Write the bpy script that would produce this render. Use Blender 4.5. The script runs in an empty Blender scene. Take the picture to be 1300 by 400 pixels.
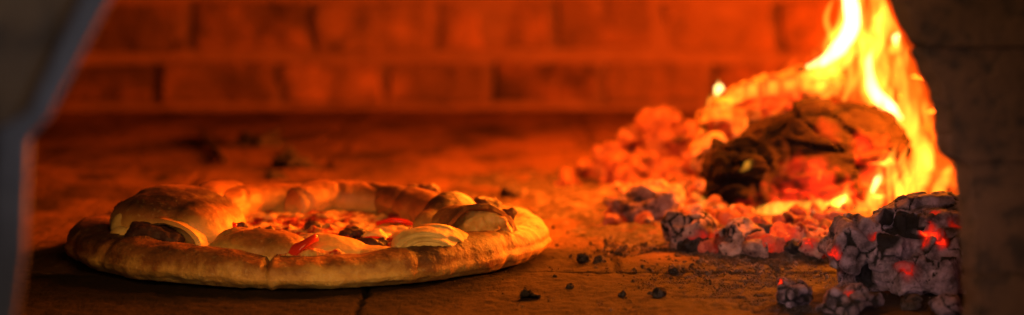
import bpy, bmesh, math, random
from mathutils import Vector, Matrix, noise, Euler
random.seed(7)
S = bpy.context.scene
COL = S.collection
R = math.radians
# ------------------------------------------------------------ camera, world, lights, exposure
H, PITCH, F = 0.18, R(5.2), 2250.0
cd = bpy.data.cameras.new('camera'); cam = bpy.data.objects.new('camera', cd); COL.objects.link(cam)
cam.location = (0, 0, H); cam.rotation_euler = (R(90)-PITCH, 0, 0)
cd.sensor_width = 36; cd.lens = F/1300*36; cd.clip_start = .02; cd.clip_end = 60
cd.dof.use_dof = True; cd.dof.focus_distance = 1.12; cd.dof.aperture_fstop = 4.3
S.camera = cam
W = bpy.data.worlds.new('World'); S.world = W; W.use_nodes = True
W.node_tree.nodes['Background'].inputs[0].default_value = (.5, .6, 1, 1)
W.node_tree.nodes['Background'].inputs[1].default_value = .004
S.view_settings.view_transform = 'Standard'; S.view_settings.look = 'None'
S.view_settings.exposure = 0; S.view_settings.gamma = 1
S.render.engine = 'CYCLES'
S.cycles.transparent_max_bounces = 24; S.cycles.volume_bounces = 0; S.cycles.volume_step_rate = .4; S.cycles.volume_max_steps = 256
def lamp(name, kind, loc, energy, color, size, target=None, size_y=None):
    l = bpy.data.lights.new(name, kind); l.energy = energy; l.color = color
    if kind == 'AREA':
        l.size = size
        if size_y: l.shape = 'RECTANGLE'; l.size_y = size_y
    else: l.shadow_soft_size = size
    o = bpy.data.objects.new(name, l); COL.objects.link(o); o.location = loc
    if target: o.rotation_euler = (Vector(target)-Vector(loc)).to_track_quat('-Z', 'Y').to_euler()
    return o
FIRE = (1, .15, .010)
lamp('fire_glow_front', 'POINT', (.360, 1.39, .14), 22.0, (1, .20, .008), .03)
lamp('fire_glow_high', 'POINT', (.37, 1.66, .25), 18.0, (1,.15,.005), .04)
lamp('fire_glow_back', 'POINT', (.66, 2.38, .17), 27, (1,.115,.004), .06)
lamp('ember_glow', 'POINT', (.06, 1.54, .17), 12, (1,.14,.004), .04)
lamp('ember_glow_back', 'POINT', (.28, 1.98, .15), 20, (1,.125,.003), .05)
lamp('pizza_key_fill', 'POINT', (.20, 1.50, .31), 14, (1,.21,.008), .06)  # key lamp added in mid-air to brighten the pizza, no flame there
lamp('pizza_front_fill', 'AREA', (-.05, .71, .25), .82, (1, .52, .12), .22, (-.10, 1.10, .01))  # amber fill added inside the mouth, above the view, for the pizza front
lamp('outside_daylight', 'AREA', (0, -.35, .33), 2.0, (1, .72, .50), .22, (-.02, 1.1, .02))
l_side = lamp('charred_log_fill', 'AREA', (.0, .1, .22), .07, (.95, .62, .66), .12, (.185, 1.10, .03)); l_side.data.spread = R(16)  # narrow fill added for the charred log, kept off the pizza
l_edge = lamp('steel_edge_fill', 'AREA', (.12, .22, .26), .018, (.58, .70, 1), .12, (-.19, .6, .17)); l_edge.data.spread = R(20)  # small cool lamp added for the left steel strip alone

# ------------------------------------------------------------ helpers
FW = Vector((0, math.cos(PITCH), -math.sin(PITCH))); UP = Vector((0, math.sin(PITCH), math.cos(PITCH)))
def ray(u, v): return Vector(((u-650)/F, 0, 0)) + FW - UP*((v-200)/F)
def P(u, v, d):                      # point of the place seen at u,v and d metres into the oven
    r = ray(u, v); return Vector((0, 0, H)) + r*(d/r.y)
def G(u, v, z=0):                    # same, standing at height z
    r = ray(u, v); return Vector((0, 0, H)) + r*((z-H)/r.z)
def tag(o, label=None, cat=None, group=None, kind=None):
    if label: o['label'] = label
    if cat: o['category'] = cat
    if group: o['group'] = group
    if kind: o['kind'] = kind
    return o
def empty(name, loc=(0,0,0)):
    o = bpy.data.objects.new(name, None); COL.objects.link(o); o.location = loc; o.empty_display_size = .02
    return o
def link(name, me, m, parent=None, smooth=True):
    if smooth: me.polygons.foreach_set('use_smooth', [True]*len(me.polygons))
    me.materials.clear(); me.materials.append(m)
    o = bpy.data.objects.new(name, me); COL.objects.link(o)
    if parent:
        o.parent = parent; o.matrix_parent_inverse = Matrix.Translation(-parent.location)
    return o
def from_bm(bm, name='m'):
    me = bpy.data.meshes.new(name); bmesh.ops.recalc_face_normals(bm, faces=bm.faces); bm.to_mesh(me); bm.free(); return me
def evaluated(me, mods):
    t = bpy.data.objects.new('tmp', me); COL.objects.link(t)
    for typ, kw in mods:
        m = t.modifiers.new('m', typ)
        for k, v in kw.items(): setattr(m, k, v)
    dg = bpy.context.evaluated_depsgraph_get(); dg.update()
    r = bpy.data.meshes.new_from_object(t.evaluated_get(dg))
    bpy.data.objects.remove(t); return r
def blob(ells, voxel):
    """union of ellipsoids (centre, radii, euler) as one closed skin"""
    bm = bmesh.new()
    for e in ells:
        c, r = e[0], e[1]; rot = e[2] if len(e) > 2 else (0,0,0)
        mx = Matrix.Translation(c) @ Euler(rot).to_matrix().to_4x4() @ Matrix.Diagonal((*r, 1))
        sp = bmesh.ops.create_icosphere(bm, subdivisions=4, radius=1)
        for v in sp['verts']:
            if len(e) > 3: k_ = max(abs(t) for t in v.co)**e[3]; v.co = v.co/k_*.86
            v.co = mx@v.co
    return evaluated(from_bm(bm), [('REMESH', dict(mode='VOXEL', voxel_size=voxel)), ('SMOOTH', dict(iterations=3, factor=.5))])
def sm(a, b, x):
    t = min(1, max(0, (x-a)/(b-a))); return t*t*(3-2*t)
def fr(p, s, o=4, off=0): return noise.fractal((p+Vector((off, off*1.7, off*.3)))*s, 1.0, 2.0, o)
def hit(me, u, v, r, s):              # the near surface point of the chunk seen at u,v
    o = Vector((0,0,H)); d = ray(u, v).normalized(); best = None; bk = 1e9
    for w in me.vertices:
        q = w.co-o; t = q.dot(d); off = (q-d*t).length
        k = off*12 + t
        if k < bk: bk, best = k, w.co.copy()
    return best, r, s
def char_skin(me, size=.012, depth=.0022, seed=0, stretch=(1,1,1), lump=.004, lumps=35, heat=(), warp=.35, dark=(), boxy=False, facet=.34, grain=0):
    """cracked, alligatored skin; stores crack and heat per vertex"""
    heat = [hit(me, *h) for h in heat]; dark = [hit(me, *h, 1) for h in dark]; n = len(me.vertices); crack = [0]*n; ht = [0]*n; nor = [v.normal.copy() for v in me.vertices]
    for i, v in enumerate(me.vertices):
        p = v.co.copy(); q = p + Vector((seed*.37, seed*.11, seed*.23))
        w = noise.noise_vector(q/size*.6)*size*warp
        a = (q+w); a = Vector((a.x*stretch[0], a.y*stretch[1], a.z*stretch[2]))/size
        d, pt = noise.voronoi(a, distance_metric='MANHATTAN' if boxy else 'DISTANCE'); e = d[1]-d[0]
        rv = noise.noise_vector(pt[0]*7.31); tilt = (a-pt[0]).dot(rv)*size*facet + rv.x*size*facet*.35
        d2, _ = noise.voronoi(a*2.3+Vector((3,1,7))); e2 = d2[1]-d2[0]
        c = 1-sm(0, .02+.20*sm(-.3,.6,noise.noise(q*40)), e); c2 = (1-sm(0, .10, e2))*.45*sm(-.2,.3,noise.noise(q*70))
        off = lump*(fr(q, lumps, 4) + .5*abs(noise.noise(q*lumps*.6))) - depth*c - depth*.35*c2
        if grain: g_ = Vector((q.x*18+q.z*9, q.y*70, q.z*120-q.x*18)); off += grain*(noise.fractal(g_, 1, 2, 3) - .8*max(0, 1-abs(noise.noise(g_*.6))*7))
        off += .0006*fr(q, 500, 2) + max(-.006, min(.006, tilt))
        v.co = p + nor[i]*off
        dk = 0
        for hc, hr, _ in dark: dk = max(dk, 1-sm(.45, 1, (p-hc).length/hr + .3*fr(q, 60, 2)))
        v.co = v.co + Vector((0, .005*dk, -.001*dk))
        crack[i] = min(1, c+c2+dk)
        h = 0
        for hc, hr, hs in heat:
            k = (p-hc).length/hr
            h = max(h, hs*(1-sm(.25, 1, k + .35*fr(q, 90, 2))))
        ht[i] = h
    for nm, arr in (('crack', crack), ('ember_heat', ht)):
        at = me.attributes.new(nm, 'FLOAT', 'POINT'); at.data.foreach_set('value', arr)
    me.update(); return me
# node helpers
class M:
    def __init__(s, name):
        s.m = bpy.data.materials.new(name); s.m.use_nodes = True; s.t = s.m.node_tree
        s.b = s.t.nodes['Principled BSDF']; s.b.inputs['Specular IOR Level'].default_value = .2; s.out = s.t.nodes['Material Output']
    def n(s, typ, ins=None, **kw):
        nd = s.t.nodes.new(typ)
        for k, v in kw.items(): setattr(nd, k, v)
        for k, v in (ins or {}).items(): s.put(nd.inputs[k], v)
        return nd
    def put(s, sock, v):
        if isinstance(v, bpy.types.NodeSocket): s.t.links.new(v, sock)
        elif isinstance(v, tuple) and len(v) == 3 and sock.type == 'RGBA': sock.default_value = (*v, 1)
        else: sock.default_value = v
    def co(s): return s.n('ShaderNodeNewGeometry').outputs['Position']
    def noise(s, scale, detail=6, rough=.6, vec=None, dist=0):
        return s.n('ShaderNodeTexNoise', {'Vector': vec or s.co(), 'Scale': scale, 'Detail': detail, 'Roughness': rough, 'Distortion': dist}).outputs['Fac']
    def ramp(s, fac, stops):
        r = s.n('ShaderNodeValToRGB', {'Fac': fac}); cr = r.color_ramp
        while len(cr.elements) < len(stops): cr.elements.new(.5)
        for e, (p, c) in zip(cr.elements, stops):
            e.position = p; e.color = (*c, 1) if isinstance(c, tuple) else (c, c, c, 1)
        return r.outputs['Color']
    def mix(s, fac, a, b, mode='MIX'):
        x = s.n('ShaderNodeMix', data_type='RGBA', blend_type=mode)
        s.put(x.inputs[0], fac); s.put(x.inputs[6], a); s.put(x.inputs[7], b); return x.outputs[2]
    def math(s, op, a, b=0, c=0):
        x = s.n('ShaderNodeMath', operation=op); s.put(x.inputs[0], a); s.put(x.inputs[1], b); s.put(x.inputs[2], c); return x.outputs[0]
    def attr(s, nm): return s.n('ShaderNodeAttribute', attribute_name=nm).outputs['Fac']
    def bump(s, h, dist, strength=1):
        s.put(s.b.inputs['Normal'], s.n('ShaderNodeBump', {'Height': h, 'Distance': dist, 'Strength': strength}).outputs[0])
    def set(s, **kw):
        for k, v in kw.items(): s.put(s.b.inputs[k.replace('_', ' ')], v)
        return s

def char_mat(name, ash, black=(.012,.01,.01), ash_amt=.5, glow=0.0, glow_col=((.9,.012,.002),(1,.10,.008),(1,.30,.03)), cov=(.35,.6), estr=2.2, crust=0):
    k = M(name); c = k.attr('crack'); h = k.attr('ember_heat')
    n1 = k.noise(60, 8, .65); n2 = k.noise(350, 5, .6)
    a = k.mix(n2, tuple(x*.55 for x in ash), tuple(min(1,x*1.5) for x in ash))
    cover = k.ramp(n1, [(cov[0], 0.0), (cov[1], 1.0)])
    base = k.mix(cover, k.mix(.5, black, tuple(x*.35 for x in ash)), a)
    base = k.mix(k.math('MINIMUM', k.math('MULTIPLY', c, 1.3), 1), base, black)
    base = k.mix(k.math('MINIMUM', k.math('MULTIPLY', h, 1.6), .9), base, (.05,.02,.015))
    k.set(Base_Color=base, Roughness=.95); k.b.inputs['Specular IOR Level'].default_value = .05
    # what glows is hot: where heat is stored, plus a share of the whole body
    nz = k.noise(45, 5, .6); f = k.math('ADD', k.math('MULTIPLY', h, k.math('ADD', k.math('MULTIPLY', c, .9), .55)), glow)
    f = k.math('MULTIPLY', f, k.ramp(nz, [(.30, 0.45), (.60, 1.0)]))
    f = k.math('MULTIPLY', f, k.math('ADD', k.math('MULTIPLY', k.noise(300,4,.6), .8), .6))
    if crust: f = k.math('MULTIPLY', f, k.ramp(k.noise(38, 4, .6, dist=.5), [(.40, 1-crust*1.7), (.52, 1.0)]))
    col = k.ramp(f, [(0.0, (.25,.002,0)), (.35, glow_col[0]), (.7, glow_col[1]), (1.0, glow_col[2])])
    k.set(Emission_Color=col, Emission_Strength=k.math('MULTIPLY', f, estr))
    k.bump(k.math('ADD', k.noise(220, 8, .7), k.math('MULTIPLY', k.noise(900, 4, .6), .4)), .0012)
    return k.m

# ------------------------------------------------------------ materials
k = M('hearth stone')
pos = k.co()
n_big = k.noise(5, 8, .6); n_mid = k.noise(28, 8, .7); n_fine = k.noise(240, 6, .7)
flat = k.n('ShaderNodeMapping', {'Vector': pos, 'Scale': (2.0, .9, 1)}).outputs[0]; flat2 = k.n('ShaderNodeMapping', {'Vector': pos, 'Scale': (1.5, .6, 1)}).outputs[0]; n_big = k.noise(6, 8, .68, flat2); n_mid = k.noise(30, 8, .7, flat2)
c = k.mix(n_mid, (.075,.030,.013), (.31,.135,.05))
c = k.mix(k.ramp(n_big, [(.38, .9), (.58, 0.0)]), c, (.03,.016,.011))
c = k.mix(k.ramp(k.noise(11, 9, .72, flat), [(.36, .9), (.45, 0.0)]), c, (.02,.014,.012))
c = k.mix(k.ramp(n_fine, [(.30, .8), (.42, 0.0)]), c, (.02,.012,.01))
c = k.mix(k.ramp(k.noise(90, 5, .6), [(.62, 0.0), (.74, .5)]), c, (.50,.30,.16))
c = k.mix(k.attr('soot'), c, (.012,.008,.007)); c = k.mix(k.ramp(k.math('ADD', k.attr('burnt_shade'), k.math('MULTIPLY', n_mid, .3)), [(.35, 0.0), (.85, .95)]), c, (.016,.011,.009))
c = k.mix(k.attr('groove'), c, (.006,.004,.004))
k.set(Base_Color=c, Roughness=.92); k.b.inputs['Specular IOR Level'].default_value = .08
k.bump(k.math('ADD', k.math('MULTIPLY', n_mid, 1.4), k.math('MULTIPLY', n_fine, .55)), .0035)
m_floor = k.m

k = M('oven brick'); n1 = k.noise(7, 8, .65); n2 = k.noise(40, 8, .7)
c = k.mix(n2, (.20,.07,.03), (.50,.20,.09))
c = k.mix(k.ramp(n1, [(.40, .92), (.58, 0.0)]), c, (.04,.018,.012))
c = k.mix(k.ramp(k.noise(3.2, 6, .7), [(.44, .9), (.60, 0.0)]), c, (.05,.025,.015))
c = k.mix(k.attr('tone'), c, (.62,.27,.12), 'MIX')
k.set(Base_Color=c, Roughness=.9); k.bump(k.math('ADD', n2, k.noise(12,5,.5)), .006); m_brick = k.m
k = M('sooty mortar'); k.set(Base_Color=k.mix(k.noise(40), (.10,.045,.025), (.26,.12,.07)), Roughness=.95); m_mortar = k.m

def dough_mat(name, lo=.0, hi=.028, tan=(.74,.38,.085), brown=(.32,.11,.025), burnt_shade=(.07,.025,.012), amt=.5, flour=True, soft=1):
    k = M(name); p = k.co(); z = k.n('ShaderNodeSeparateXYZ', {'Vector': p}).outputs['Z']
    n1 = k.noise(24-8*(soft<1), 6, .62-.15*(soft<1)); n2 = k.noise(95, 7, .65); n3 = k.noise(420, 4, .6)
    up = k.n('ShaderNodeMapRange', {'Value': z, 'From Min': lo, 'From Max': hi, 'To Min': -.28, 'To Max': .30}).outputs[0]
    f = k.math('ADD', k.math('ADD', k.math('MULTIPLY', n1, .95), k.math('MULTIPLY', n2, .45*soft)), k.math('ADD', up, amt-.72+.22*(1-soft)))
    c = k.ramp(f, [(.22, (.86,.55,.15)), (.42, tan), (.64, brown), (.84, burnt_shade)])
    c = k.mix(k.ramp(n3, [(.58, 0.0), (.72, .22)]), c, (.80,.58,.28))
    if flour: c = k.mix(k.ramp(k.math('ADD', n3, k.math('MULTIPLY', z, -14)), [(.46, 0.0), (.66, .30)]), c, (.85,.70,.42))
    k.set(Base_Color=c, Roughness=.5, Subsurface_Weight=.05, Subsurface_Scale=.004)
    k.b.inputs['Subsurface Radius'].default_value = (1, .5, .25)
    k.b.inputs['Specular IOR Level'].default_value = .35
    k.bump(k.math('ADD', k.math('MULTIPLY', n2, .9), k.math('MULTIPLY', n3, .4)), .0018*soft)
    return k.m
m_rim = dough_mat('baked rim', 0, .026, amt=.61)
m_fold = dough_mat('folded dough', .016, .046, amt=.54, flour=False, soft=.5)
m_fold2 = dough_mat('well baked fold', .01, .045, amt=.56, flour=False, soft=.6)
k = M('topping'); n1 = k.noise(42, 7, .6, dist=.6); n2 = k.noise(130, 6, .6)
c = k.ramp(n1, [(.32, (.09,.014,.01)), (.46, (.52,.045,.012)), (.54, (.80,.40,.10)), (.66, (.86,.56,.20)), (.78, (.5,.22,.07))])
c = k.mix(k.ramp(n2, [(.30, .8), (.44, 0.0)]), c, (.09,.02,.012))
k.set(Base_Color=c, Roughness=.25, Coat_Weight=.5, Subsurface_Weight=.1, Subsurface_Scale=.003); k.bump(k.math('ADD', n1, n2), .004); m_top = k.m
k = M('melted cheese'); n1 = k.noise(60, 6, .6)
k.set(Base_Color=k.ramp(n1, [(.35, (.88,.60,.22)), (.55, (.78,.38,.09)), (.68, (.35,.09,.02))]), Roughness=.35, Subsurface_Weight=.2, Subsurface_Scale=.004); k.bump(n1, .002); m_cheese = k.m
k = M('red pepper skin'); k.set(Base_Color=k.mix(k.noise(80), (.62,.02,.008), (.75,.045,.012)), Roughness=.22, Coat_Weight=.5, Coat_Roughness=.1); m_red = k.m
k = M('dark aubergine'); k.set(Base_Color=k.mix(k.noise(70), (.025,.010,.010), (.12,.05,.04)), Roughness=.45); k.bump(k.noise(120), .002); m_dark = k.m
k = M('mushroom flesh'); k.set(Base_Color=k.ramp(k.noise(60), [(.3,(.50,.27,.07)), (.6,(.82,.56,.20)), (.75,(.3,.16,.07))]), Roughness=.45); k.bump(k.noise(90), .0015); m_slice = k.m

m_char = char_mat('charred log skin', (.17,.12,.13), cov=(.40,.60), estr=3.2)
m_blacklog = char_mat('burning log skin', (.085,.042,.02), black=(.006,.004,.004), cov=(.60,.82), estr=4.0, glow_col=((1,.03,.003),(1,.14,.008),(1,.34,.03)))
m_ashlog = char_mat('ashen log skin', (.34,.22,.14), cov=(.40,.60), estr=2.4)
m_ember = char_mat('glowing ember', (.16,.07,.04), cov=(.3,.6), glow=.66, crust=.5, glow_col=((1,.025,.003),(1,.09,.006),(1,.2,.015)), estr=.75)
m_pink = char_mat('ash covered ember', (.32,.14,.085), cov=(.36,.56), glow=.15, glow_col=((1,.03,.004),(1,.10,.01),(1,.2,.02)), estr=1.6)
m_grey = char_mat('grey coal skin', (.34,.20,.16), cov=(.34,.56), estr=2.4)
m_black = char_mat('charcoal crumb', (.06,.045,.04), estr=1)
k = M('ash'); n1 = k.noise(60, 8, .7); gl = k.math('MULTIPLY', k.attr('bed_heat'), k.ramp(k.noise(75, 6, .65), [(.50, 0.0), (.68, 1.0)])); k.set(Emission_Color=k.ramp(gl, [(0.0,(.5,.01,.001)),(.6,(1,.07,.005)),(1.0,(1,.2,.015))]), Emission_Strength=k.math('MULTIPLY', gl, 1.3)); k.set(Base_Color=k.mix(k.noise(300,4), k.ramp(n1, [(.44,(.010,.007,.006)), (.54,(.09,.05,.03)), (.66,(.36,.27,.21))]), (.07,.045,.03)), Roughness=.95); k.bump(k.noise(350,6), .003); m_ash = k.m
k = M('pier stone'); n1 = k.noise(14, 8, .65); n2 = k.noise(70, 6, .65)
c = k.mix(n1, (.03,.022,.018), (.20,.115,.05)); c = k.mix(k.ramp(n2, [(.38,.8),(.52,0.0)]), c, (.03,.022,.016))
k.set(Base_Color=c, Roughness=.9); k.bump(n2, .004); m_pier = k.m
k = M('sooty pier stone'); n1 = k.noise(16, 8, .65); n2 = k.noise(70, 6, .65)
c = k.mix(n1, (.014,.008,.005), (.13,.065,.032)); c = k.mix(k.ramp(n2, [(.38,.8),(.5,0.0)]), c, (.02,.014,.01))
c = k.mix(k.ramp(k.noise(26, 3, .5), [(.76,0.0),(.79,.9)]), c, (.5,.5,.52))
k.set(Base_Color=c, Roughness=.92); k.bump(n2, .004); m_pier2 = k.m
k = M('worn steel'); n1 = k.noise(25, 6, .6)
k.set(Base_Color=k.mix(n1, (.045,.046,.05), (.14,.14,.16)), Metallic=.35, Roughness=.5); k.bump(n1, .002); m_steel = k.m

def flame_mat(name, col, strength, scale=28, lo=.36, hi=.66, stretch=.35):
    m = bpy.data.materials.new(name); m.use_nodes = True; t = m.node_tree; t.nodes.clear()
    k = M.__new__(M); k.m = m; k.t = t
    out = k.n('ShaderNodeOutputMaterial'); em = k.n('ShaderNodeEmission', {'Color': col})
    p = k.n('ShaderNodeTexCoord').outputs['Object']
    v = k.n('ShaderNodeMapping', {'Vector': p, 'Scale': (1, 1, stretch)}).outputs[0]
    n1 = k.noise(scale, 3, .5, v, 1.2)
    mr = k.n('ShaderNodeMapRange', {'Value': n1, 'From Min': lo, 'From Max': hi, 'To Min': .0, 'To Max': 1.0}, interpolation_type='SMOOTHSTEP').outputs[0]
    k.put(em.inputs['Strength'], k.math('MULTIPLY', mr, strength)); t.links.new(em.outputs[0], out.inputs['Volume'])
    return m
m_fl_body = flame_mat('flame body', (1,.12,.006), 42, 38, .46, .68, .28)
m_fl_red = flame_mat('red flame body', (1,.07,.003), 90, 40, .42, .64, .5)
m_fl_mid = flame_mat('flame tongue', (1,.36,.025), 200, 66, .40, .60, .22)
m_fl_core = flame_mat('flame core', (1,.62,.18), 600, 60, .30, .5, .3)

# ------------------------------------------------------------ setting: hearth floor
def floor_z(x, y):
    p = Vector((x, y, 0)); z = .0022*noise.fractal(p*14, 1, 2, 4) + .0009*noise.fractal(p*110, 1, 2, 3)
    gr = 0
    wob = .004*noise.noise(p*12) + .0022*noise.noise(p*60)
    for yy in (.965, 1.147, 1.46, 1.80, 2.15, 2.5):
        gr = max(gr, 1-sm(.0006, .0032, abs(y-yy-wob)))
    row = 0 if y < .965 else 1 if y < 1.147 else 2 if y < 1.46 else 3 if y < 1.8 else 4 if y < 2.15 else 5
    xo = (-.05, -.090, -.26, .02, -.2, .1)[row]; xx = ((x-xo+.165) % .33)-.165
    gr = max(gr, 1-sm(.0006, .003, abs(xx-wob)))
    gr *= sm(-.5, -.05, noise.noise(p*9+Vector((5,5,0))))*.7+.3
    soot = 0
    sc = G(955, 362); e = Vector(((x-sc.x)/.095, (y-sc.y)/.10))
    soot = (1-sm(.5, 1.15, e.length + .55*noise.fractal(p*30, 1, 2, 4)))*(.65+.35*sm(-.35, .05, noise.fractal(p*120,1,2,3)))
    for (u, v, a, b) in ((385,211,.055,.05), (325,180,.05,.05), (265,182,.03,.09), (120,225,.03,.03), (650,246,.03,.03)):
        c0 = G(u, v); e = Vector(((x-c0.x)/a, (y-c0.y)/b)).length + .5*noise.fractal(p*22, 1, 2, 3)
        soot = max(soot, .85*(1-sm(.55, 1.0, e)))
    bt = (1-sm(-.11, .0, x+.05*noise.noise(p*7)))*(1-sm(1.10, 1.18, y)) + 1.0*(1-sm(1.09, 1.42, y+.10*noise.noise(p*14)))*sm(-.11,-.05,x)  # burnt tile at the left; rest of the front stone darkened as painted shade
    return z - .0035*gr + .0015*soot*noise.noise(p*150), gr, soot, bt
ys = []; y = -.6
while y < 3.05:
    ys.append(y); y += .05 if y < .9 else .0022*max(1, (y/1.0)**2.0)
ss = [-6,-4,-3,-2.2,-1.6] + [-1.25+2.5*i/400 for i in range(401)] + [1.6,2.2,3,4,6]
verts, gv, sv, bv = [], [], [], []
for y in ys:
    for s in ss:
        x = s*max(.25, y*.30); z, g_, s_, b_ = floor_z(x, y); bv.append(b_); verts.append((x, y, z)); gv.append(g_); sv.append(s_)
nc = len(ss)
faces = [(j*nc+i, j*nc+i+1, (j+1)*nc+i+1, (j+1)*nc+i) for j in range(len(ys)-1) for i in range(nc-1)]
me = bpy.data.meshes.new('floor'); me.from_pydata(verts, [], faces)
for nm, arr in (('groove', gv), ('soot', sv), ('burnt_shade', bv)):
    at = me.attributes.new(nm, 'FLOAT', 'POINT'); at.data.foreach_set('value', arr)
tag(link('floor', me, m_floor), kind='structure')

# ------------------------------------------------------------ back wall of the oven
wall = empty('brick_wall', (0, 2.8, 0))
tag(wall, 'rough brick back wall of the oven, glowing orange towards the fire', 'wall')
def px_x(u, d=2.8): return (u-650)/F*d
bm = bmesh.new(); tone = bm.verts.layers.float.new('tone')
courses = [(.008, .078, [-140,-0,70,200,350,488,620,762,900,1045,1190,1340,1480]),
           (.088, .176, [-160,-60,95,240,395,552,700,835,985,1130,1275,1430]),
           (.186, .262, [-100,20,165,310,455,600,750,900,1050,1200,1350]),
           (.272, .350, [-140,80,225,380,530,670,820,960,1110,1260,1400])]
for ci, (z0, z1, js) in enumerate(courses):
    js = [px_x(j) for j in js]
    js = [js[0]-.18*q for q in (5,4,3,2,1)] + js + [js[-1]+.18*q for q in (1,2,3,4,5)]
    for a, b in zip(js[:-1], js[1:]):
        g = .0026; tn = random.choice((0, .06, .12, .2)); dy = random.uniform(-.012, .010)
        r = bmesh.ops.create_grid(bm, x_segments=26, y_segments=14, size=.5)
        zt = random.uniform(-.003,.003)
        for v in r['verts']:
            s, t = v.co.x*2, v.co.y*2
            ed = 1-min(1, (1-abs(s))/.10); et = 1-min(1, (1-abs(t))/.2)
            x = (a+b)/2 + s*((b-a)/2-g); z = (z0+z1)/2 + zt + t*((z1-z0)/2-.001) + (.007*noise.noise(Vector((x*2.2, ci*.6, 4))) if ci else .004*max(0,t)*noise.noise(Vector((x*2.2, 0, 4)))); x += .012*t*noise.noise(Vector((a*9, ci*5, 1)))
            q = Vector((x, ci*3, z))
            x += .005*noise.noise(q*25)*(1 if abs(s)>.9 else .3); z += .004*noise.noise(q*30+Vector((9,0,0)))
            y = 2.8 + dy +   .009*max(ed, et)**3 - .014*noise.fractal(q*16, 1, 2, 4)
            if u_ := max(abs(s), abs(t)) > .999: y = 2.845
            v.co = (x, y, z); v[tone] = tn
        # niche pits
me = bpy.data.meshes.new('bricks'); bm.to_mesh(me); bm.free()
link('bricks', me, m_brick, wall)
bm = bmesh.new(); bmesh.ops.create_cube(bm, size=1, matrix=Matrix.Translation((0, 2.862, .17)) @ Matrix.Diagonal((3.9, .10, .42, 1)))
link('mortar', from_bm(bm), m_mortar, wall, False)

# ------------------------------------------------------------ oven mouth
arch = empty('oven_arch', (0, .72, 0))
tag(arch, 'dark blurred stone mouth of the oven with a grey steel edge on its left side', 'arch')
def slab(name, outline, back, m, bevel=.004, parent=arch, splay=1.0, sub=0):
    """outline: front-face points; back: how far the slab reaches inward, its sides opening out"""
    bm = bmesh.new(); f = [bm.verts.new(p) for p in outline]
    b = [bm.verts.new((p.x*(1+back/p.y*splay), p.y+back, H+(p.z-H)*(1+back/p.y*splay) if p.z > .001 else p.z)) for p in outline]
    n = len(f); bm.faces.new(f); bm.faces.new(b[::-1])
    for i in range(n): bm.faces.new((f[i], b[i], b[(i+1)%n], f[(i+1)%n]))
    me = from_bm(bm)
    me = evaluated(me, [('BEVEL', dict(width=bevel, segments=3, limit_method='ANGLE'))])
    return link(name, me, m, parent, False)
dl, dr = .60, .85
def blocks(outl, far_u, d, cuts, m, name, label):
    """stone courses of a pier: outl = inner edge (u,v) from top down, cuts = joint heights in v"""
    bm = bmesh.new()
    def edge_u(v):
        for (u0, v0), (u1, v1) in zip(outl[:-1], outl[1:]):
            if v0 <= v <= v1: return u0+(u1-u0)*(v-v0)/(v1-v0)
        return outl[0][0] if v < outl[0][1] else outl[-1][0]
    for a, b in zip(cuts[:-1], cuts[1:]):
        vs = [a+(b-a-.15)*i/24 for i in range(25)]
        sgn = 1 if far_u > edge_u(a) else -1
        inner = [P(edge_u(v)+sgn*(random.uniform(0, 1.5)+7*abs(noise.noise(Vector((v*.03, a, d))))+(4 if v in (vs[0],vs[-1]) else 0)), v, d) for v in vs]
        back = .07
        outer = [P(far_u, v, d) for v in vs]
        jit = random.uniform(-.004, .004)
        rows = []
        for i_, o_ in zip(inner, outer):
            pts = [(i_.x*(1+back/d), d+back, H+(i_.z-H)*(1+back/d)), (i_.x, d+jit+.006, i_.z), (i_.x+sgn*.006, d+jit, i_.z), (o_.x, d+jit, o_.z), (o_.x*(1+back/d), d+back, H+(o_.z-H)*(1+back/d))]
            rows.append([bm.verts.new((x, y, z)) for x, y, z in pts])
        for r0, r1 in zip(rows[:-1], rows[1:]):
            for q in range(5): bm.faces.new((r0[q], r0[(q+1)%5], r1[(q+1)%5], r1[q]))
        bm.faces.new(rows[0]); bm.faces.new(rows[-1][::-1])
    me = from_bm(bm); me = evaluated(me, [('BEVEL', dict(width=.002, segments=2, limit_method='ANGLE'))])
    o = link(name, me, m, arch, False); o['label'] = label; return o
Lo = [(330,-420), (128,0), (52,150), (26,178), (18,320), (4,420), (-5,690)]
# lower end stands on the hearth
vb_l = 200+F*math.tan(math.atan2(H, dl)-PITCH); vb_r = 200+F*math.tan(math.atan2(H, dr)-PITCH)
blocks(Lo, -420, dl, [-420,-230,-60,160,330,510,vb_l], m_pier, 'stone_pier', 'ochre stone side of the oven mouth at the left edge')
Ro = [(1010,-420),(1100,-90),(1128,0),(1138,28),(1156,60),(1167,88),(1179,113),(1187,140),(1189,165),(1192,190),(1202,201),(1215,213),(1218,236),(1222,300),(1227,400),(1229,480)]
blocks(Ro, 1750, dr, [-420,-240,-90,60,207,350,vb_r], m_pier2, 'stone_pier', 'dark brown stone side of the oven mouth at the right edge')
# steel edge strip following the left pier
bm = bmesh.new(); rows = []
strip = [(344,-420,60), (140,0,36), (62,150,28), (38,175,44), (32,320,44), (18,420,44), (6,vb_l-4,40)]
for (u, v, w) in strip:
    a = P(u, v, dl-.012); b = P(u-w, v-w*.25, dl-.012); c_ = P(u+2, v, dl+.012); e = P(u-w, v-w*.25, dl-.006)
    rows.append([bm.verts.new(p) for p in (c_, a, b, e)])
for r0, r1 in zip(rows[:-1], rows[1:]):
    for q in range(4): bm.faces.new((r0[q], r0[(q+1)%4], r1[(q+1)%4], r1[q]))
bm.faces.new(rows[0]); bm.faces.new(rows[-1][::-1])
link('steel_edge', evaluated(from_bm(bm), [('BEVEL', dict(width=.0015, segments=2, limit_method='ANGLE'))]), m_steel, arch, False)
bm = bmesh.new()
a, b = P(260, -330, dl-.006), P(1060, -420, dr-.01)
mid = (a+b)/2; ln = (b-a).length
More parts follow.
